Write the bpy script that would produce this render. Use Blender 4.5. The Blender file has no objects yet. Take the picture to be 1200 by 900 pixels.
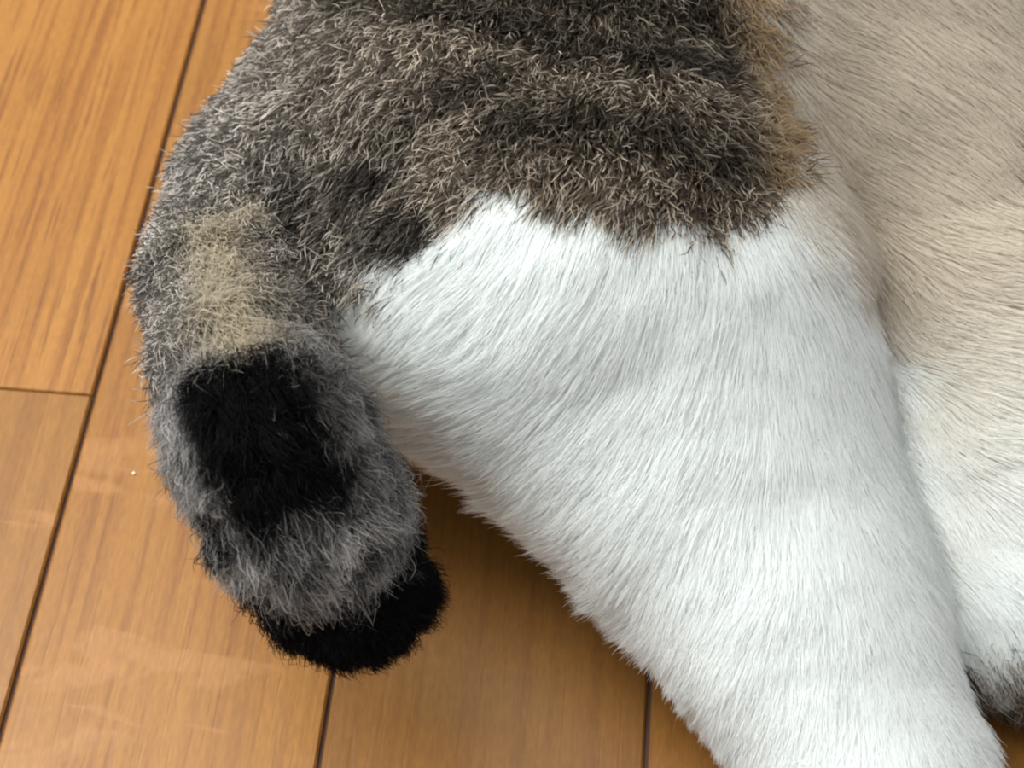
import bpy, bmesh, math, random
import numpy as np
from mathutils import Vector, kdtree

# ------------------------------------------------------------------ camera, world, light, exposure
scene = bpy.context.scene
COL = scene.collection
TILT = math.radians(55.4)            # how far the lens looks below the horizon
EYE_H = 0.38
cam_data = bpy.data.cameras.new('camera')
cam_data.sensor_width = 36.0
cam_data.lens = 60.0
cam_data.clip_start = 0.01
cam_data.dof.use_dof = True
cam_data.dof.focus_distance = 0.36
cam_data.dof.aperture_fstop = 22.0
cam = bpy.data.objects.new('camera', cam_data)
cam.location = (0.0, 0.0, EYE_H)
cam.rotation_euler = (math.pi / 2 - TILT, 0.0, 0.0)
COL.objects.link(cam)
scene.camera = cam

world = bpy.data.worlds.new('room_light')
scene.world = world
world.use_nodes = True
bg = world.node_tree.nodes['Background']
bg.inputs['Color'].default_value = (0.97, 0.97, 1.0, 1.0)
bg.inputs['Strength'].default_value = 0.62


def area_light(name, loc, target, size, power, color):
    d = bpy.data.lights.new(name, 'AREA')
    d.shape = 'RECTANGLE'
    d.size, d.size_y = size
    d.energy = power
    d.color = color
    o = bpy.data.objects.new(name, d)
    o.location = loc
    o.rotation_euler = (Vector(target) - Vector(loc)).to_track_quat('-Z', 'Y').to_euler()
    COL.objects.link(o)
    return o


area_light('window_daylight', (-1.45, 0.75, 1.35), (0.0, 0.3, 0.05), (0.9, 1.1), 36.0, (0.93, 0.98, 1.0))
area_light('ceiling_lamp', (-0.7, 0.35, 2.2), (0.0, 0.3, 0.0), (1.5, 1.5), 56.0, (1.0, 0.96, 0.90))

scene.view_settings.view_transform = 'Standard'
scene.view_settings.look = 'None'
scene.view_settings.exposure = 0.14
scene.view_settings.gamma = 1.0
scene.cycles.diffuse_bounces = 14
scene.cycles.max_bounces = 16
scene.cycles.filter_width = 2.2      # the photograph is a soft close-up


# ------------------------------------------------------------------ node helpers
def new_mat(name):
    m = bpy.data.materials.new(name)
    m.use_nodes = True
    nt = m.node_tree
    return m, nt, nt.nodes['Principled BSDF']


def node(nt, kind, **kw):
    n = nt.nodes.new(kind)
    for k, v in kw.items():
        setattr(n, k, v)
    return n


def mixc(nt, fac, a, b, blend='MIX'):
    n = node(nt, 'ShaderNodeMix', data_type='RGBA', blend_type=blend)
    for sock, val in ((n.inputs[0], fac), (n.inputs[6], a), (n.inputs[7], b)):
        if isinstance(val, bpy.types.NodeSocket):
            nt.links.new(val, sock)
        elif isinstance(val, (tuple, list)):
            sock.default_value = (*val, 1.0)
        else:
            sock.default_value = val
    return n.outputs[2]


def ramp(nt, src, lo, hi):
    n = node(nt, 'ShaderNodeMapRange')
    n.interpolation_type = 'SMOOTHSTEP'
    nt.links.new(src, n.inputs[0])
    n.inputs[1].default_value = lo
    n.inputs[2].default_value = hi
    return n.outputs[0]


def noise(nt, vec, scale, detail=2.0, rough=0.5, dist=0.0):
    n = node(nt, 'ShaderNodeTexNoise')
    nt.links.new(vec, n.inputs['Vector'])
    n.inputs['Scale'].default_value = scale
    n.inputs['Detail'].default_value = detail
    n.inputs['Roughness'].default_value = rough
    n.inputs['Distortion'].default_value = dist
    return n.outputs[0]


def mapping(nt, vec, scale, loc=None):
    n = node(nt, 'ShaderNodeMapping')
    nt.links.new(vec, n.inputs['Vector'])
    n.inputs['Scale'].default_value = scale
    if loc is not None:
        nt.links.new(loc, n.inputs['Location'])
    return n.outputs[0]


def wood_material():
    m, nt, b = new_mat('varnished_oak')
    tc = node(nt, 'ShaderNodeTexCoord')
    info = node(nt, 'ShaderNodeObjectInfo')
    off = node(nt, 'ShaderNodeVectorMath', operation='SCALE')
    off.inputs[0].default_value = (3.1, 7.7, 1.3)
    nt.links.new(info.outputs['Random'], off.inputs['Scale'])
    o = tc.outputs['Object']
    broad = noise(nt, mapping(nt, o, (38, 5, 1), off.outputs[0]), 1.0, 3.0, 0.55, 0.4)
    streak = noise(nt, mapping(nt, o, (330, 7, 1), off.outputs[0]), 1.0, 4.0, 0.6, 0.3)
    pore = noise(nt, mapping(nt, o, (720, 24, 1), off.outputs[0]), 1.0, 2.0, 0.5, 0.2)
    fine = noise(nt, mapping(nt, o, (1500, 260, 1), off.outputs[0]), 1.0, 2.0, 0.6)
    wear = noise(nt, mapping(nt, o, (16, 62, 1), off.outputs[0]), 1.0, 3.0, 0.6, 0.8)
    tint = node(nt, 'ShaderNodeAttribute', attribute_type='OBJECT', attribute_name='tint')
    worn = node(nt, 'ShaderNodeAttribute', attribute_type='OBJECT', attribute_name='worn')
    c = mixc(nt, ramp(nt, broad, 0.3, 0.72), (0.325, 0.145, 0.027), (0.28, 0.118, 0.020))
    c = mixc(nt, ramp(nt, streak, 0.42, 0.75), c, (0.195, 0.070, 0.012))
    p = ramp(nt, pore, 0.57, 0.68)
    pm = node(nt, 'ShaderNodeMath', operation='MULTIPLY')
    nt.links.new(p, pm.inputs[0])
    grain = node(nt, 'ShaderNodeAttribute', attribute_type='OBJECT', attribute_name='grain')
    nt.links.new(grain.outputs['Fac'], pm.inputs[1])
    c = mixc(nt, pm.outputs[0], c, (0.165, 0.060, 0.011))
    c = mixc(nt, tint.outputs['Fac'], c, (0.165, 0.073, 0.014))
    wm = node(nt, 'ShaderNodeMath', operation='MULTIPLY')
    nt.links.new(ramp(nt, wear, 0.54, 0.64), wm.inputs[0])
    nt.links.new(worn.outputs['Fac'], wm.inputs[1])
    c = mixc(nt, wm.outputs[0], c, (0.305, 0.140, 0.038))
    g = mixc(nt, ramp(nt, fine, 0.35, 0.65), (0.90, 0.90, 0.90), (1.06, 1.06, 1.06))
    c = mixc(nt, 1.0, c, g, 'MULTIPLY')
    nt.links.new(c, b.inputs['Base Color'])
    b.inputs['Roughness'].default_value = 0.42
    b.inputs['Specular IOR Level'].default_value = 0.35
    bump = node(nt, 'ShaderNodeBump')
    bump.inputs['Strength'].default_value = 0.12
    bump.inputs['Distance'].default_value = 0.0004
    inv = node(nt, 'ShaderNodeMath', operation='SUBTRACT')
    inv.inputs[0].default_value = 1.0
    nt.links.new(p, inv.inputs[1])
    nt.links.new(inv.outputs[0], bump.inputs['Height'])
    nt.links.new(bump.outputs['Normal'], b.inputs['Normal'])
    return m


def plain_material(name, color, rough=0.6):
    m, nt, b = new_mat(name)
    tc = node(nt, 'ShaderNodeTexCoord')
    n = noise(nt, tc.outputs['Object'], 400.0, 2.0)
    c = mixc(nt, n, tuple(v * 0.85 for v in color), tuple(min(1.0, v * 1.1) for v in color))
    nt.links.new(c, b.inputs['Base Color'])
    b.inputs['Roughness'].default_value = rough
    return m


def link_mesh(name, verts, faces, mat, parent=None, smooth=False):
    me = bpy.data.meshes.new(name)
    me.from_pydata([tuple(v) for v in verts], [], [tuple(f) for f in faces])
    me.materials.append(mat)
    if smooth:
        me.polygons.foreach_set('use_smooth', [True] * len(me.polygons))
    me.update()
    o = bpy.data.objects.new(name, me)
    if parent is not None:
        o.parent = parent
    COL.objects.link(o)
    return o


# ------------------------------------------------------------------ floor: a dark bed and one object per plank
WOOD = wood_material()
BED = plain_material('joint_bed', (0.085, 0.045, 0.032), 0.9)
PLANK_W = 0.0764
PLANK_YAW = math.radians(-5.2)
GAP = 0.0012


def box(x0, x1, y0, y1, z0, z1):
    v = [(x, y, z) for z in (z0, z1) for y in (y0, y1) for x in (x0, x1)]
    f = [(0, 2, 3, 1), (4, 5, 7, 6), (0, 1, 5, 4), (2, 6, 7, 3), (0, 4, 6, 2), (1, 3, 7, 5)]
    return v, f


v, f = box(-0.66, 0.60, -0.44, 1.40, -0.02, -0.0016)
floor = link_mesh('floor', v, f, BED)
floor['kind'] = 'structure'


def plank(x0, x1, y0, y1, tint, worn, grain):
    """One board with softened top edges, modelled round its own middle."""
    w, l, e = (x1 - x0) / 2 - GAP / 2, (y1 - y0) / 2 - GAP / 6, 0.0006
    rings = [(w, l, -0.004), (w, l, -e), (w - e, l - e * 0.5, 0.0)]
    vs, fs = [], []
    for (a, b, z) in rings:
        vs += [(-a, -b, z), (a, -b, z), (a, b, z), (-a, b, z)]
    for r in range(2):
        for k in range(4):
            fs.append((4 * r + k, 4 * r + (k + 1) % 4, 4 * r + 4 + (k + 1) % 4, 4 * r + 4 + k))
    fs.append((8, 9, 10, 11))
    o = link_mesh('plank', vs, fs, WOOD, floor)
    cx, cy = (x0 + x1) / 2, (y0 + y1) / 2
    c, s = math.cos(PLANK_YAW), math.sin(PLANK_YAW)
    o.location = (c * cx - s * cy, s * cx + c * cy, 0.0)
    o.rotation_euler = (0, 0, PLANK_YAW)
    o['tint'] = tint
    o['worn'] = worn
    o['grain'] = grain
    return o


rng = random.Random(4)
SEAM_X = -0.13550                       # plank-frame x of the joint that runs past the tail
END_Y = 0.24719                         # plank-frame y of the end joint at the edge of the view
for col in range(-9, 11):
    xa = SEAM_X + col * PLANK_W
    ends = [-0.45]
    first = END_Y if col == -1 else END_Y - 0.225 + rng.uniform(-0.03, 0.03) - (0.12 if col >= 0 else 0) * (col % 2)
    y = first - 0.45
    while y < 1.4:
        if y > -0.4:
            ends.append(y)
        y += 0.45
    ends.append(1.45)
    for ya, yb in zip(ends[:-1], ends[1:]):
        if col == -1:
            tint = 0.45 if yb <= END_Y + 0.01 else 0.0
        else:
            tint = {0: 0.22, 1: 0.72}.get(col, rng.uniform(0.3, 0.55))
        plank(xa, xa + PLANK_W, ya, yb, tint, 0.75 if col in (0, -1) and ya < END_Y else 0.12,
              0.85 if col == -1 and yb > END_Y + 0.01 else rng.uniform(0.2, 0.35))

# ------------------------------------------------------------------ the cat: one smooth skin grown round its limbs
# every node: x, y, z, radius (metres)
LIMBS = {
    'trunk': (0.030, 0.016, [
        [(0.030, 0.600, 0.062, 0.056), (0.030, 0.510, 0.062, 0.052), (0.0124, 0.4108, 0.0600, 0.0540), (0.0069, 0.3487, 0.0580, 0.0490), (-0.0131, 0.3006, 0.0560, 0.0450), (-0.0424, 0.2689, 0.0500, 0.0330), (-0.0464, 0.2430, 0.0460, 0.0280)],
        [(0.060, 0.600, 0.064, 0.060), (0.075, 0.500, 0.062, 0.064), (0.0543, 0.4083, 0.0620, 0.0640), (0.0434, 0.3444, 0.0620, 0.0580), (0.0259, 0.2979, 0.0620, 0.0500)],
        [(0.1088, 0.4185, 0.0540, 0.0620), (0.1005, 0.3563, 0.0510, 0.0550), (0.1010, 0.3047, 0.0450, 0.0480)],
    ]),
    'near_leg': (0.024, 0.012, [
        [(-0.0061, 0.2710, 0.0700, 0.0420), (0.0235, 0.2468, 0.0740, 0.0390), (0.0406, 0.2375, 0.0700, 0.0300), (0.0515, 0.2072, 0.0560, 0.0235), (0.0639, 0.1747, 0.0440, 0.0195), (0.0747, 0.1431, 0.0340, 0.0165), (0.080, 0.130, 0.024, 0.015), (0.090, 0.085, 0.016, 0.014)],
        [(0.0000, 0.2407, 0.0560, 0.0330), (0.0374, 0.2123, 0.0480, 0.0250), (0.0597, 0.1747, 0.0400, 0.0190)],
        [(0.090, 0.085, 0.016, 0.014), (0.108, 0.060, 0.014, 0.014)],
    ]),
    'far_leg': (0.020, 0.012, [
        [(0.1087, 0.2884, 0.0400, 0.0420), (0.1136, 0.2464, 0.0340, 0.0360), (0.1150, 0.2093, 0.0300, 0.0320), (0.1175, 0.1885, 0.0260, 0.0230), (0.1399, 0.1751, 0.0220, 0.0160), (0.1658, 0.1706, 0.0180, 0.0140)],
    ]),
    'tail': (0.006, 0.014, [
        [(-0.0570, 0.2721, 0.0640, 0.0160), (-0.0655, 0.2394, 0.0740, 0.0148), (-0.0577, 0.2094, 0.0860, 0.0136), (-0.0488, 0.1849, 0.0940, 0.0142), (-0.0422, 0.1752, 0.0820, 0.0144), (-0.0346, 0.1700, 0.0600, 0.0132)],
    ]),
    'front': (0.020, 0.020, [
        [(0.020, 0.600, 0.060, 0.050), (0.022, 0.680, 0.052, 0.036), (0.030, 0.735, 0.048, 0.038), (0.0544, 0.7542, 0.044, 0.020)],
        [(0.080, 0.590, 0.075, 0.034), (0.150, 0.570, 0.055, 0.022), (0.225, 0.600, 0.022, 0.015), (0.262, 0.615, 0.016, 0.016)],
        [(0.080, 0.610, 0.030, 0.034), (0.160, 0.640, 0.026, 0.020), (0.230, 0.690, 0.018, 0.014), (0.262, 0.705, 0.016, 0.015)],
        [(0.006, 0.753, 0.068, 0.013), (-0.016, 0.770, 0.080, 0.003)],
        [(0.006, 0.753, 0.028, 0.013), (-0.016, 0.770, 0.018, 0.003)],
    ]),
}
NAMES = list(LIMBS)
LO, HI = np.array((-0.19, 0.03, -0.006)), np.array((0.31, 0.80, 0.156))
VOXEL = 0.0042


def smin(a, b, k):
    h = np.maximum(k - np.abs(a - b), 0.0) / k
    return np.minimum(a, b) - h * h * k * 0.25


def limb_field(P, name):
    """Distance to one limb; also how far along its first chain the nearest point lies."""
    k, _, chains = LIMBS[name]
    out, along, best = None, np.zeros(len(P)), None
    for ci, ch in enumerate(chains):
        for i in range(len(ch) - 1):
            a, b = np.array(ch[i][:3]), np.array(ch[i + 1][:3])
            ab = b - a
            t = np.clip(((P - a) @ ab) / (ab @ ab), 0, 1)
            d = np.linalg.norm(P - a - t[:, None] * ab, axis=1) - (ch[i][3] * (1 - t) + ch[i + 1][3] * t)
            if ci == 0:
                if best is None:
                    best, along = d.copy(), (i + t) / (len(ch) - 1)
                else:
                    w = d < best
                    along = np.where(w, (i + t) / (len(ch) - 1), along)
                    best = np.minimum(best, d)
            out = d if out is None else smin(out, d, k)
    return out, along


def body_field(P):
    out = None
    for name in NAMES:
        d, _ = limb_field(P, name)
        out = d if out is None else smin(out, d, LIMBS[name][1])
    return np.maximum(out, 0.0025 - P[:, 2])


def surface_nets(field, lo, hi, step):
    n = np.ceil((hi - lo) / step).astype(int) + 1
    ax = [lo[i] + step * np.arange(n[i]) for i in range(3)]
    val = np.empty(n)
    for ix in range(0, n[0], 8):
        g = np.stack(np.meshgrid(ax[0][ix:ix + 8], ax[1], ax[2], indexing='ij'), -1)
        val[ix:ix + 8] = field(g.reshape(-1, 3)).reshape(g.shape[:3])
    acc = np.zeros((*(n - 1), 3))
    cnt = np.zeros(n - 1)
    corner = [(i, j, k) for i in (0, 1) for j in (0, 1) for k in (0, 1)]

    def sub(c):
        return val[c[0]:n[0] - 1 + c[0], c[1]:n[1] - 1 + c[1], c[2]:n[2] - 1 + c[2]]
    for a in corner:
        for ax_ in range(3):
            if a[ax_]:
                continue
            b = tuple(c + (q == ax_) for q, c in enumerate(a))
            va, vb = sub(a), sub(b)
            m = (va < 0) != (vb < 0)
            den = np.where(m, va - vb, 1.0)
            t = np.where(m, va / den, 0.0)
            for q in range(3):
                acc[..., q] += np.where(m, a[q] + (t if q == ax_ else 0.0), 0.0)
            cnt += m
    cells = cnt > 0
    idx = np.full(n - 1, -1)
    idx[cells] = np.arange(cells.sum())
    ijk = np.argwhere(cells)
    verts = lo + step * (ijk + acc[cells] / cnt[cells][:, None])
    quads = []
    for d in range(3):
        u, w = [(1, 2), (2, 0), (0, 1)][d]
        sl0 = [slice(1, n[q] - 1) for q in range(3)]
        sl0[d] = slice(0, n[d] - 1)
        sl1 = list(sl0)
        sl1[d] = slice(1, n[d])
        v0, v1 = val[tuple(sl0)], val[tuple(sl1)]
        hits = np.argwhere((v0 < 0) != (v1 < 0))
        inside = (v0 < 0)[tuple(hits.T)]
        base = hits.copy()
        base[:, u] += 1
        base[:, w] += 1
        off = [(-1, -1), (0, -1), (0, 0), (-1, 0)]
        q4 = []
        for (p, r) in off:
            c = base.copy()
            c[:, u] += p
            c[:, w] += r
            q4.append(idx[tuple(c.T)])
        q4 = np.stack(q4, 1)
        q4[~inside] = q4[~inside][:, ::-1]
        quads.append(q4)
    return verts, np.concatenate(quads)


def gradient(P, h=0.0006):
    g = np.stack([body_field(P + h * e) - body_field(P - h * e) for e in np.eye(3)], 1)
    return g / np.maximum(np.linalg.norm(g, axis=1, keepdims=True), 1e-9)


verts, quads = surface_nets(body_field, LO, HI, VOXEL)

# ------------------------------------------------------------------ the coat
# Coat map of the cat lying on this side: u = x, v = along its upper flank (metres).
FLANK = np.array((0.0, math.sin(TILT), math.cos(TILT)))


def coat_uv(P):
    return np.stack([P[:, 0], P @ FLANK], 1)


WHITE_EDGE = [(-0.0408, 0.2348), (-0.0402, 0.2401), (-0.0300, 0.2435), (-0.0163, 0.2457), (-0.0099, 0.2502), (-0.0068, 0.2548), (-0.0027, 0.2586), (0.0021, 0.2586), (0.0088, 0.2554), (0.0174, 0.2523), (0.0243, 0.2523), (0.0323, 0.2514), (0.0403, 0.2512), (0.0463, 0.2540), (0.0519, 0.2569), (0.0557, 0.2599), (0.0578, 0.2639), (0.0821, 0.2688), (0.0983, 0.2453), (0.1103, 0.2215), (0.1617, 0.1855), (0.1218, 0.0407), (0.0152, 0.0407), (-0.0079, 0.1741), (-0.0163, 0.1913), (-0.0300, 0.2038), (-0.0369, 0.2123), (-0.0349, 0.2192), (-0.0391, 0.2263)]
BELLY_EDGE = [(0.0329, 0.6597), (0.0498, 0.4105), (0.0533, 0.3695), (0.0542, 0.3153), (0.0549, 0.3033), (0.0560, 0.2916), (0.0577, 0.2797), (0.0566, 0.2654), (0.0585, 0.2536), (0.0750, 0.2364), (0.0877, 0.2197), (0.0913, 0.2025), (0.0947, 0.1801), (0.1017, 0.1506), (0.2283, 0.1511), (0.4774, 0.7529)]
FAR_PATCH = [(0.0933, 0.1533), (0.1036, 0.1543), (0.1057, 0.1593), (0.1098, 0.1609), (0.1170, 0.1601), (0.1355, 0.1656), (0.1957, 0.1668), (0.1840, 0.1330), (0.0945, 0.1368)]
FAR_SHADE = [(0.1180, 0.3203), (0.1203, 0.2950), (0.1172, 0.2760), (0.1153, 0.2636), (0.1150, 0.2471), (0.1393, 0.2397), (0.2690, 0.2494), (0.3442, 0.4309), (0.1198, 0.3792)]  # outline of the shade painted on the belly's far right
# dark tabby stripes: u, v, half width
STRIPES = [
    [(-0.0058, 0.3064, 0.0070), (0.0153, 0.3044, 0.0080), (0.0363, 0.2995, 0.0075), (0.0544, 0.2962, 0.0050)],
    [(-0.0076, 0.2975, 0.0050), (0.0094, 0.2918, 0.0070), (0.0260, 0.2872, 0.0070), (0.0434, 0.2852, 0.0050)],
    [(0.0000, 0.2697, 0.0080), (0.0178, 0.2709, 0.0060), (0.0318, 0.2674, 0.0080), (0.0447, 0.2640, 0.0100), (0.0586, 0.2623, 0.0070)],
    [(-0.0688, 0.3381, 0.0060), (-0.0406, 0.3112, 0.0060), (-0.0154, 0.3002, 0.0060)],
    [(-0.0242, 0.2715, 0.0050), (-0.0111, 0.2785, 0.0060), (0.0000, 0.2799, 0.0060)],
    [(-0.0299, 0.2498, 0.0040), (-0.0201, 0.2509, 0.0060), (-0.0135, 0.2497, 0.0050)],
    [(-0.0471, 0.2657, 0.0040), (-0.0476, 0.2520, 0.0040)],
    [(-0.0339, 0.2609, 0.0050), (-0.0241, 0.2639, 0.0050)],
]
# how the fur lies: u, v, direction across, direction down, length, lift
LIE = [(-0.0441, 0.3370, -0.3500, 0.9500, 14.0000, 0.4500), (-0.0577, 0.2961, -0.3500, 0.9500, 11.0000, 0.4000), (-0.0346, 0.2870, -0.3200, 0.9500, 13.0000, 0.4500), (-0.0075, 0.2888, -0.3500, 0.9500, 13.0000, 0.4500), (-0.0737, 0.2656, -0.3500, 0.9500, 11.0000, 0.4000), (-0.0775, 0.2441, -0.2000, 0.9700, 12.0000, 0.4500), (-0.0480, 0.2638, -0.3500, 0.9500, 13.0000, 0.4500), (-0.0222, 0.2657, -0.4500, 0.9000, 13.0000, 0.4500), (0.0000, 0.2697, -0.4200, 0.9000, 13.0000, 0.4500), (0.0219, 0.2814, -0.1000, 1.0000, 13.0000, 0.4500), (0.0411, 0.2830, 0.2000, 1.0000, 13.0000, 0.4500), (0.0549, 0.2813, 0.2500, 0.9500, 13.0000, 0.4000), (0.0509, 0.2568, 0.2500, 0.9500, 12.0000, 0.4000), (0.0350, 0.2561, -0.0200, 1.0000, 13.0000, 0.3800), (0.0174, 0.2559, -0.3000, 0.9500, 14.0000, 0.3800), (0.0000, 0.2602, -0.5000, 0.8700, 14.0000, 0.3800), (-0.0182, 0.2523, -0.8000, 0.5500, 15.0000, 0.4000), (-0.0339, 0.2459, -0.5500, 0.8000, 14.0000, 0.4500), (-0.0452, 0.2327, -0.4500, 0.9000, 14.0000, 0.4500), (-0.0372, 0.2158, -0.4000, 0.9000, 14.0000, 0.4500), (-0.0321, 0.2365, -0.9300, 0.3500, 17.0000, 0.3500), (-0.0325, 0.2215, -0.9500, 0.3000, 18.0000, 0.3500), (-0.0235, 0.2060, -0.9500, 0.3000, 18.0000, 0.3500), (-0.0082, 0.1913, -0.9000, 0.4000, 17.0000, 0.3500), (-0.0073, 0.2212, -0.9000, 0.4000, 17.0000, 0.3000), (-0.0071, 0.2426, -0.8000, 0.5500, 16.0000, 0.3000), (0.0140, 0.2333, -0.6000, 0.8000, 16.0000, 0.3000), (0.0180, 0.2068, -0.7000, 0.7000, 16.0000, 0.3000), (0.0120, 0.1779, -0.8800, 0.4500, 17.0000, 0.4000), (0.0233, 0.1633, -0.8600, 0.5000, 16.0000, 0.4000), (0.0341, 0.1494, -0.8000, 0.6000, 12.0000, 0.4000), (0.0478, 0.1330, -0.7500, 0.6500, 10.0000, 0.4000), (0.0385, 0.2333, -0.3000, 0.9500, 16.0000, 0.2800), (0.0388, 0.2070, -0.4500, 0.9000, 16.0000, 0.2800), (0.0458, 0.1752, -0.4000, 0.9000, 15.0000, 0.2800), (0.0586, 0.2211, 0.0500, 1.0000, 15.0000, 0.2800), (0.0634, 0.1894, 0.0500, 1.0000, 14.0000, 0.2800), (0.0677, 0.1620, 0.0000, 1.0000, 11.0000, 0.2800), (0.0750, 0.2364, 0.4500, 0.9000, 15.0000, 0.3500), (0.0869, 0.2119, 0.5000, 0.8700, 14.0000, 0.3500), (0.0904, 0.1875, 0.5000, 0.8700, 11.0000, 0.3500), (0.0955, 0.1652, 0.6000, 0.8000, 10.0000, 0.3500), (0.1018, 0.1460, 0.8500, 0.5000, 13.0000, 0.4000), (0.0793, 0.1451, 0.1000, 1.0000, 12.0000, 0.3000), (0.0624, 0.1413, -0.3000, 0.9500, 10.0000, 0.3000), (0.0658, 0.2514, 0.7500, 0.6000, 15.0000, 0.3500), (0.0691, 0.2928, 0.8500, 0.3000, 16.0000, 0.3000), (0.0801, 0.2698, 0.8500, 0.4000, 16.0000, 0.3000), (0.1001, 0.2938, 0.7500, 0.6000, 17.0000, 0.3000), (0.1141, 0.2738, 0.6500, 0.7500, 17.0000, 0.3500), (0.0993, 0.2555, 0.8000, 0.5500, 17.0000, 0.3000), (0.1063, 0.2351, 0.9500, 0.3000, 16.0000, 0.3000), (0.0945, 0.2216, 0.9000, 0.3000, 16.0000, 0.3000), (0.1029, 0.2027, 0.9000, 0.3500, 15.0000, 0.3000), (0.1024, 0.1786, 0.8000, 0.5000, 14.0000, 0.3000), (0.1062, 0.1617, 0.5000, 0.8500, 12.0000, 0.3000), (0.1112, 0.1467, 0.1000, 1.0000, 10.0000, 0.4000), (0.1308, 0.1504, 0.8000, 0.3000, 10.0000, 0.4000), (0.1022, 0.3384, 0.7000, 0.6000, 16.0000, 0.3500), (0.0392, 0.3333, -0.3000, 0.9000, 14.0000, 0.4500), (0.0000, 0.3357, -0.4000, 0.9000, 14.0000, 0.4500)]
LIE = np.array(LIE)


def inside(poly, uv):
    """Signed distance-like field: positive inside the polygon."""
    pts = np.array(poly)
    x, y = uv[:, 0], uv[:, 1]
    ins = np.zeros(len(uv), bool)
    dist = np.full(len(uv), 9.0)
    for (x0, y0), (x1, y1) in zip(pts, np.roll(pts, -1, 0)):
        cross = (y0 > y) != (y1 > y)
        xi = (x1 - x0) * (y - y0) / ((y1 - y0) if y1 != y0 else 1e-9) + x0
        ins ^= cross & (x < xi)
        e = np.array((x1 - x0, y1 - y0))
        t = np.clip(((x - x0) * e[0] + (y - y0) * e[1]) / max(e @ e, 1e-12), 0, 1)
        dist = np.minimum(dist, np.hypot(x - x0 - t * e[0], y - y0 - t * e[1]))
    return np.where(ins, dist, -dist)


def stripe(uv):
    out = np.zeros(len(uv))
    for line in STRIPES:
        for (u0, v0, w0), (u1, v1, w1) in zip(line[:-1], line[1:]):
            e = np.array((u1 - u0, v1 - v0))
            t = np.clip(((uv[:, 0] - u0) * e[0] + (uv[:, 1] - v0) * e[1]) / (e @ e), 0, 1)
            d = np.hypot(uv[:, 0] - u0 - t * e[0], uv[:, 1] - v0 - t * e[1])
            out = np.maximum(out, np.exp(-(d / (w0 * (1 - t) + w1 * t)) ** 2))
    return out


def sstep(x, a, b):
    t = np.clip((x - a) / (b - a), 0, 1)
    return t * t * (3 - 2 * t)


def lump(P, freq, seed, n=3):
    """Cheap smooth variation: a few random plane waves."""
    r = np.random.default_rng(seed)
    s = np.zeros(len(P))
    for k in range(n * 4):
        w = r.normal(size=3) * freq
        s += np.sin(P @ w + r.uniform(0, 6.28))
    return s / math.sqrt(n * 2)


def fur_material():
    m, nt, b = new_mat('fur')
    nt.nodes.remove(b)
    at = node(nt, 'ShaderNodeAttribute', attribute_name='tone')
    sn = node(nt, 'ShaderNodeAttribute', attribute_name='skin_normal')
    geo = node(nt, 'ShaderNodeNewGeometry')
    mxn = node(nt, 'ShaderNodeMix', data_type='VECTOR')
    mxn.inputs[0].default_value = 0.9
    nt.links.new(geo.outputs['Normal'], mxn.inputs[4])
    nt.links.new(sn.outputs['Vector'], mxn.inputs[5])
    nrm = node(nt, 'ShaderNodeVectorMath', operation='NORMALIZE')
    nt.links.new(mxn.outputs[1], nrm.inputs[0])
    df = node(nt, 'ShaderNodeBsdfDiffuse')
    nt.links.new(at.outputs['Color'], df.inputs['Color'])
    nt.links.new(nrm.outputs[0], df.inputs['Normal'])
    tr = node(nt, 'ShaderNodeBsdfTranslucent')
    nt.links.new(at.outputs['Color'], tr.inputs['Color'])
    mx = node(nt, 'ShaderNodeMixShader')
    mx.inputs[0].default_value = 0.45
    nt.links.new(df.outputs[0], mx.inputs[1])
    nt.links.new(tr.outputs[0], mx.inputs[2])
    gl = node(nt, 'ShaderNodeBsdfGlossy')
    gl.inputs['Roughness'].default_value = 0.5
    mg = node(nt, 'ShaderNodeMixShader')
    mg.inputs[0].default_value = 0.008
    nt.links.new(mx.outputs[0], mg.inputs[1])
    nt.links.new(gl.outputs[0], mg.inputs[2])
    nt.links.new(mg.outputs[0], nt.nodes['Material Output'].inputs['Surface'])
    return m


def skin_material():
    m, nt, b = new_mat('cat_skin')
    at = node(nt, 'ShaderNodeAttribute', attribute_name='tone')
    tc = node(nt, 'ShaderNodeTexCoord')
    n = noise(nt, tc.outputs['Object'], 900.0, 3.0)
    c = mixc(nt, n, (0.75, 0.75, 0.75), (1.1, 1.1, 1.1))
    nt.links.new(mixc(nt, 1.0, at.outputs['Color'], c, 'MULTIPLY'), b.inputs['Base Color'])
    b.inputs['Roughness'].default_value = 0.9
    b.inputs['Specular IOR Level'].default_value = 0.1
    return m


def jag_of(P, seed):
    return 0.004 * lump(P, 300, seed)


TAIL_LINE = np.array([n[:3] for n in LIMBS['tail'][2][0]])


def coat_of(P, rs):
    """White / cream / tabby weights, region number and tail position for points on the skin."""
    uv = coat_uv(P)
    jag = np.clip(rs.normal(0, 0.0022, len(P)), -0.0034, 0.0034) + 0.0015 * lump(P, 260, 5) + 0.0013 * lump(P, 700, 6)
    white = inside(WHITE_EDGE, uv) + jag
    belly = inside(BELLY_EDGE, uv) + jag
    dist = np.stack([limb_field(P, n)[0] for n in NAMES], 1)
    far = np.where(dist.argmin(1) == 2, inside(FAR_PATCH, uv) + jag, -1.0)
    tail_d, along = limb_field(P, 'tail')
    is_tail = (tail_d < np.minimum(dist[:, 0], dist[:, 1]) - 0.0005) & (tail_d < 0.006)
    return uv, white, belly, far, dist, is_tail, along


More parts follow.
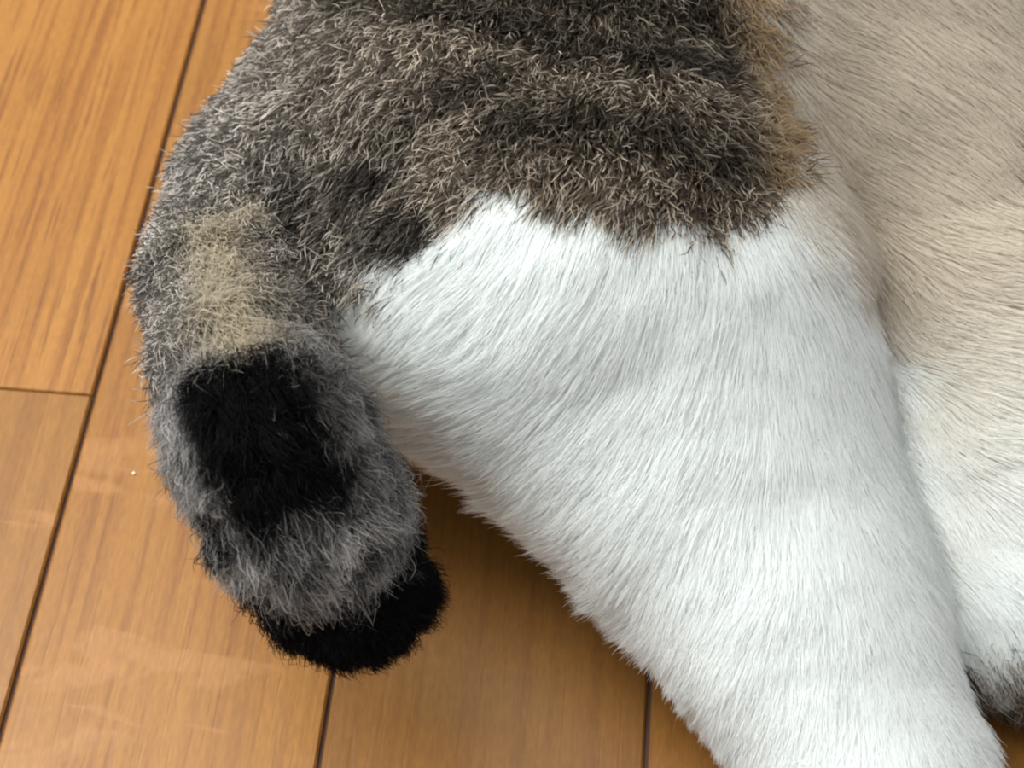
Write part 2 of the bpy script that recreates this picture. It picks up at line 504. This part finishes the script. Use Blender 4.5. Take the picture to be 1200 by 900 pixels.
def tones(P, N, rs):
    """Colours along each hair (root, middle, tip) for hairs rooted at P."""
    n = len(P)
    uv, white, belly, far, dist, is_tail, along = coat_of(P, rs)
    st = np.clip(stripe(uv) + 0.10 * lump(P, 120, 9), 0, 1)
    brown = sstep(uv[:, 0] + 0.35 * (uv[:, 1] - 0.2), -0.06, 0.03)
    jit = rs.uniform(0, 1, n)
    light = np.where(jit[:, None] < 0.52, 1.0, 0.14) * rs.uniform(0.6, 1.25, (n, 1)) * (1 + 0.22 * np.clip(lump(P, 420, 41), -1.5, 1.5))[:, None]
    tipc = np.outer(1 - brown, (0.78, 0.735, 0.67)) + np.outer(brown, (0.74, 0.655, 0.53))
    midc = np.outer(1 - brown, (0.20, 0.18, 0.158)) + np.outer(brown, (0.20, 0.152, 0.106))
    rootc = np.outer(1 - brown, (0.060, 0.052, 0.048)) + np.outer(brown, (0.056, 0.042, 0.031))
    dark = (1 - 0.78 * st)[:, None]
    tip, mid, root = tipc * light * dark, midc * (0.5 + 0.5 * light) * dark, rootc * dark
    # warm fringe where the flank meets the belly
    warm = np.exp(-((inside(BELLY_EDGE, uv) + 0.0015) / 0.0052) ** 2) * sstep(uv[:, 1], 0.225, 0.275)
    wc = np.array((0.60, 0.44, 0.26))
    for arr, f in ((tip, 1.0), (mid, 0.8), (root, 0.5)):
        arr += warm[:, None] * (wc * f * rs.uniform(0.6, 1.1, (n, 1)) - arr) * 0.85
    # white, and a cream that also carries the belly's shade
    wv = rs.uniform(0.93, 1.0, (n, 1))
    cream = sstep(belly, -0.008, 0.006) * sstep(uv[:, 1], 0.165, 0.26)
    wcol = np.outer(1 - cream, (0.915, 0.95, 0.94)) + np.outer(cream, (0.675, 0.615, 0.515))
    isw = (white > 0) | (belly > 0)
    isw &= ~(far > 0)
    for arr, f in ((tip, 1.0), (mid, 0.98), (root, 0.93)):
        arr[isw] = (wcol * f * wv)[isw]
    shade_tan = (inside(FAR_SHADE, uv) + jag_of(P, 31) + rs.normal(0, 0.003, n) > 0) & ~is_tail  # darkening towards the belly's far right, shade painted as tan hairs
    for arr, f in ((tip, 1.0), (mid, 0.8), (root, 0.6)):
        arr[shade_tan] = (np.array((0.34, 0.235, 0.14)) * f * rs.uniform(0.4, 1.2, (n, 1)))[shade_tan]
    # tail: pale stripe on its upper side, then black, grey, black
    if is_tail.any():
        k = np.where(is_tail)[0]
        a = along[k] + rs.normal(0, 0.012, len(k)) + 0.012 * lump(P[k], 200, 3)
        seg = np.clip((along[k] * (len(TAIL_LINE) - 1)).astype(int), 0, len(TAIL_LINE) - 2)
        ax = TAIL_LINE[seg + 1] - TAIL_LINE[seg]
        side = np.cross(ax, FACE)
        side /= np.linalg.norm(side, axis=1, keepdims=True)
        off = np.einsum('ij,ij->i', P[k] - TAIL_LINE[seg], side)
        g = np.clip(rs.uniform(0.25, 1.25, len(k)) + 0.22 * lump(P[k], 420, 17), 0.1, 1.4)[:, None]
        grey_t, grey_m, grey_r = np.array((0.60, 0.59, 0.57)) * g, np.array((0.27, 0.262, 0.254)) * g, np.full((len(k), 3), 0.05)
        tb = sstep(a, 0.42, 0.54)[:, None]
        grey_t = tip[k] * (1 - tb) + grey_t * tb
        grey_m = mid[k] * (1 - tb) + grey_m * tb
        grey_r = root[k] * (1 - tb) + grey_r * tb
        pale = (np.exp(-((off - PALE_OFF) / 0.0056) ** 2) * sstep(a + rs.normal(0, 0.03, len(k)), 0.04, 0.22) * (1 - sstep(a + 1.5 * off, 0.525, 0.555)))[:, None]
        pc = np.array((0.56, 0.49, 0.36)) * rs.uniform(0.75, 1.1, (len(k), 1))
        gt, gm, gr = grey_t * (1 - pale) + pc * pale, grey_m * (1 - pale) + pc * 0.85 * pale, grey_r * (1 - pale) + pc * 0.6 * pale
        blk = sstep(a + 1.5 * off, 0.530, 0.560) * (1 - sstep(a, 0.72, 0.77)) * (1 - sstep(off, 0.0065, 0.0095)) * (1 - 0.75 * sstep(-off, 0.0085, 0.0120))
        blk = np.maximum(blk, sstep(a, 0.84, 0.89))
        blk = np.maximum(blk, sstep(off, 0.0085, 0.011) * sstep(a, 0.62, 0.64) * (np.sin(a * 60 + 1.0) > 0.2))[:, None]
        bc = np.array((0.003, 0.003, 0.0033))
        tip[k] = gt * (1 - blk) + bc * blk
        mid[k] = gm * (1 - blk) + bc * blk
        root[k] = gr * (1 - blk) + bc * blk
    return root, mid, tip, dist, is_tail, along, uv, isw


FACE = np.array((0.0, -math.cos(TILT), math.sin(TILT)))     # outward from the upper flank
PALE_OFF = -0.0035

skin = skin_material()
cat = link_mesh('cat', verts, quads, skin, smooth=True)
cat['label'] = 'brown tabby and white cat lying on its side on the wooden floor, tail curled'
cat['category'] = 'cat'
rs = np.random.default_rng(11)
vn = gradient(verts)
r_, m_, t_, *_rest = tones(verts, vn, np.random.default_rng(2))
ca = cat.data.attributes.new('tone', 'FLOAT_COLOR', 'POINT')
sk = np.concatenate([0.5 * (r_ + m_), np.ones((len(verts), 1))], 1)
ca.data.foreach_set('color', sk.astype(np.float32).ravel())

# roots scattered over the skin, thinner where the cat lies outside the view
tri = np.concatenate([quads[:, [0, 1, 2]], quads[:, [0, 2, 3]]])
A3, B3, C3 = (verts[tri[:, i]] for i in range(3))
area = 0.5 * np.linalg.norm(np.cross(B3 - A3, C3 - A3), axis=1)
cen = (A3 + B3 + C3) / 3
tn = (vn[tri[:, 0]] + vn[tri[:, 1]] + vn[tri[:, 2]]) / 3
seen = (cen[:, 1] < 0.44) & (cen[:, 0] < 0.15) & (cen[:, 1] > 0.13)
dens = np.where(seen, 1.0, 0.18)
_, cw, cb, *_r = coat_of(cen, np.random.default_rng(3))
dens *= np.where((cw > -0.004) | (cb > -0.002), np.where(seen, 2.9, 1.3), 1.0)
dens *= np.where(_r[2], 1.8, 1.0)
dens *= np.where(tn @ FACE > -0.15, 1.0, 0.12) * np.where(cen[:, 2] > 0.006, 1.0, 0.05)
PER_M2 = 5.0e6
want = area * dens * PER_M2
cnt = (want + rs.uniform(0, 1, len(want))).astype(int)
ti = np.repeat(np.arange(len(tri)), cnt)
b1, b2 = rs.uniform(0, 1, len(ti)), rs.uniform(0, 1, len(ti))
fl = b1 + b2 > 1
b1[fl], b2[fl] = 1 - b1[fl], 1 - b2[fl]
P = A3[ti] + b1[:, None] * (B3 - A3)[ti] + b2[:, None] * (C3 - A3)[ti]
N = vn[tri[ti, 0]] * (1 - b1 - b2)[:, None] + vn[tri[ti, 1]] * b1[:, None] + vn[tri[ti, 2]] * b2[:, None]
N /= np.linalg.norm(N, axis=1, keepdims=True)
n = len(P)
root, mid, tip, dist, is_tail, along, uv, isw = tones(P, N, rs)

# lie of the fur
lie = np.empty((n, 4))
for q in range(0, n, 60000):
    d2 = ((uv[q:q + 60000, None, :] - LIE[None, :, :2]) ** 2).sum(2)
    wgt = 1.0 / (d2 + 3e-5) ** 2
    wgt /= wgt.sum(1, keepdims=True)
    lie[q:q + 60000] = wgt @ LIE[:, 2:]
D = lie[:, :1] * np.array((1.0, 0, 0)) - lie[:, 1:2] * FLANK
length = lie[:, 2] * np.where(isw, 0.001, 0.00072)
lift = lie[:, 3]
seg = np.clip((along * (len(TAIL_LINE) - 1)).astype(int), 0, len(TAIL_LINE) - 2)
tdir = (TAIL_LINE[seg + 1] - TAIL_LINE[seg])
tdir /= np.linalg.norm(tdir, axis=1, keepdims=True)
D = np.where(is_tail[:, None], tdir, D)
tail_far = is_tail & (along > 0.4)
length = np.where(is_tail, np.where(along > 0.4, 0.0115, 0.008), length)
length = np.where(P[:, 1] > 0.70, length * 0.35, length)       # short fur on the face
lift = np.where(is_tail, np.where(along > 0.4, 0.95, 0.5), lift)
D -= (D * N).sum(1, keepdims=True) * N
D /= np.maximum(np.linalg.norm(D, axis=1, keepdims=True), 1e-6)
D += np.where(isw, 0.05, 0.16)[:, None] * np.stack([lump(P, 300, s) for s in (21, 22, 23)], 1)
scatter = np.where(is_tail & (along > 0.45), 0.35, np.where(isw, 0.10, 0.50))[:, None]
D += scatter * rs.normal(size=(n, 3))
rim = isw & (N @ FACE < 0.55) & (N @ FACE > 0.05) & (N[:, 0] < 0.1)          # longer wisps along the back of the leg
length = length * rs.uniform(0.65, 1.1, n) * np.where(rim, 1.25, 1.0)
lift = np.clip(np.where(isw, lift * 0.62, lift) + rs.normal(0, 1, n) * np.where(isw, 0.05, 0.13), 0.05, 1.3)
S = np.linspace(0, 1, 6)
pts = np.empty((n, 6, 3))
pts[:, 0] = P - N * 0.0006
for j in range(1, 6):
    s = S[j]
    d = N * (lift * 1.5 * (1 - s) ** 1.2 + 0.06)[:, None] + D * (0.35 + 0.9 * s)
    d[:, 2] -= 0.10 * s
    d /= np.linalg.norm(d, axis=1, keepdims=True)
    pts[:, j] = pts[:, j - 1] + d * (length / 5)[:, None]
# locks: tips drawn together round every twelfth or so hair
guides = rs.choice(n, n // 14, replace=False)
kd = kdtree.KDTree(len(guides))
for q, gi in enumerate(guides):
    kd.insert(P[gi], q)
kd.balance()
near = np.array([kd.find(p)[1] for p in P])
G = guides[near]
same = (isw[G] == isw) & (is_tail[G] == is_tail)
pull = np.where(same, np.where(isw, rs.uniform(0.0, 0.30, n) + np.where(N @ FACE < 0.45, 0.4, 0.0), rs.uniform(0.2, 0.8, n)), 0.0)
for j in range(1, 6):
    pts[:, j] += (pts[G, j] - pts[:, j]) * (pull * 0.75 * S[j] ** 1.3)[:, None]
coarse = rs.choice(np.where(rim)[0], int(rim.sum()) // 110, replace=False)
kd2 = kdtree.KDTree(len(coarse))
for q, gi in enumerate(coarse):
    kd2.insert(P[gi], q)
kd2.balance()
rk = np.where(rim)[0]
G2 = coarse[np.array([kd2.find(P[q])[1] for q in rk])]
ok2 = isw[G2] & (np.linalg.norm(P[G2] - P[rk], axis=1) < 0.006)
rk, G2 = rk[ok2], G2[ok2]
pull2 = rs.uniform(0.15, 0.65, len(rk))
for j in range(1, 6):
    pts[rk, j] += (pts[G2, j] - pts[rk, j]) * (pull2 * S[j] ** 1.2)[:, None]
tk = np.where(is_tail & (along > 0.55))[0]
coarse = rs.choice(tk, len(tk) // 160, replace=False)
kd2 = kdtree.KDTree(len(coarse))
for q, gi in enumerate(coarse):
    kd2.insert(P[gi], q)
kd2.balance()
G2 = coarse[np.array([kd2.find(P[q])[1] for q in tk])]
pull2 = rs.uniform(0.2, 0.7, len(tk))
for j in range(1, 6):
    pts[tk, j] += (pts[G2, j] - pts[tk, j]) * (pull2 * S[j] ** 1.2)[:, None]
# each hair waves a little on its own, the tail's fluff curls
wav = rs.normal(size=(n, 3)) * np.where(is_tail & (along > 0.55), 0.0014, np.where(isw, 0.0003, 0.0007))[:, None]
ph, fr = rs.uniform(0, 6.28, n), rs.uniform(4, 9, n)
for j in range(1, 6):
    pts[:, j] += wav * (np.sin(ph + fr * S[j]) * S[j])[:, None]
pts[:, :, 2] = np.maximum(pts[:, :, 2], 0.0008)

FUR = fur_material()


def fur(name, label, mask, width):
    k = np.where(mask)[0]
    c = bpy.data.hair_curves.new(name)
    c.add_curves([6] * len(k))
    c.attributes['position'].data.foreach_set('vector', pts[k].astype(np.float32).ravel())
    rad = np.outer(np.broadcast_to(width, n)[k] * rs.uniform(0.75, 1.25, len(k)), np.array((0.9, 1.0, 1.0, 0.95, 0.8, 0.2)))
    ra = c.attributes.get('radius') or c.attributes.new('radius', 'FLOAT', 'POINT')
    ra.data.foreach_set('value', rad.astype(np.float32).ravel())
    col = np.ones((len(k), 6, 4))
    for j, (a, b_, c_) in enumerate(((1, 0, 0), (0.8, 0.2, 0), (0.3, 0.7, 0), (0, 1, 0), (0, 0.4, 0.6), (0, 0.05, 0.95))):
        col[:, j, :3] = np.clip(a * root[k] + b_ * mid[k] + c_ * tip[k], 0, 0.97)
    at = c.attributes.new('tone', 'FLOAT_COLOR', 'POINT')
    at.data.foreach_set('color', col.astype(np.float32).ravel())
    sn = c.attributes.new('skin_normal', 'FLOAT_VECTOR', 'CURVE')
    sn.data.foreach_set('vector', N[k].astype(np.float32).ravel())
    c.materials.append(FUR)
    o = bpy.data.objects.new(name, c)
    o.parent = cat
    o['kind'] = 'stuff'
    o['label'] = label
    COL.objects.link(o)
    return o


limb = dist.argmin(1)
limb[is_tail] = 3
white_leg = isw & (limb != 2) & ~is_tail & (inside(BELLY_EDGE, uv) <= 0)
belly = isw & ~white_leg & (limb != 2)
far_leg = (limb == 2) & ~is_tail
flank = ~(white_leg | belly | far_leg | is_tail)
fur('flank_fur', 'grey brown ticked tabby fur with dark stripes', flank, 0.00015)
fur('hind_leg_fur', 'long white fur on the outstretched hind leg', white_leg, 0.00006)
fur('belly_fur', 'cream white belly fur, shade worked into its colour', belly, 0.00005)
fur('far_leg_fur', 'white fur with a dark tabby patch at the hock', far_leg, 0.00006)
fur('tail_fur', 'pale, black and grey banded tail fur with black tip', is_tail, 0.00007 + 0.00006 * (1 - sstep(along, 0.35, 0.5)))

# ------------------------------------------------------------------ the face, beyond the view
def bead(name, loc, scale, mat):
    bm = bmesh.new()
    bmesh.ops.create_uvsphere(bm, u_segments=16, v_segments=10, radius=1.0)
    me = bpy.data.meshes.new(name)
    bm.to_mesh(me)
    bm.free()
    me.polygons.foreach_set('use_smooth', [True] * len(me.polygons))
    me.materials.append(mat)
    o = bpy.data.objects.new(name, me)
    o.location = loc
    o.scale = scale
    o.parent = cat
    COL.objects.link(o)
    return o


EYE = plain_material('eye_amber', (0.35, 0.26, 0.05), 0.15)
bead('eye', (0.0390, 0.7668, 0.066), (0.0062, 0.0062, 0.0062), EYE)
bead('eye', (0.0390, 0.7668, 0.030), (0.0062, 0.0062, 0.0062), EYE)
bead('nose', (0.0680, 0.7722, 0.045), (0.004, 0.004, 0.005), plain_material('nose_pink', (0.55, 0.25, 0.22), 0.5))

# ------------------------------------------------------------------ a pale crumb on the board
bm = bmesh.new()
bmesh.ops.create_icosphere(bm, subdivisions=2, radius=0.00042)
for vv in bm.verts:
    vv.co *= rng.uniform(0.8, 1.15)
    vv.co.z *= 0.75
me = bpy.data.meshes.new('crumb')
bm.to_mesh(me)
bm.free()
me.materials.append(plain_material('pale_crumb', (0.85, 0.82, 0.74), 0.7))
crumb = bpy.data.objects.new('crumb', me)
cq = (-0.0987, 0.2337, 0.0000, 0.0000)
crumb.location = (cq[0], cq[1], 0.0003)
crumb['label'] = 'tiny white crumb lying on the wooden floor beside the tail'
crumb['category'] = 'crumb'
COL.objects.link(crumb)
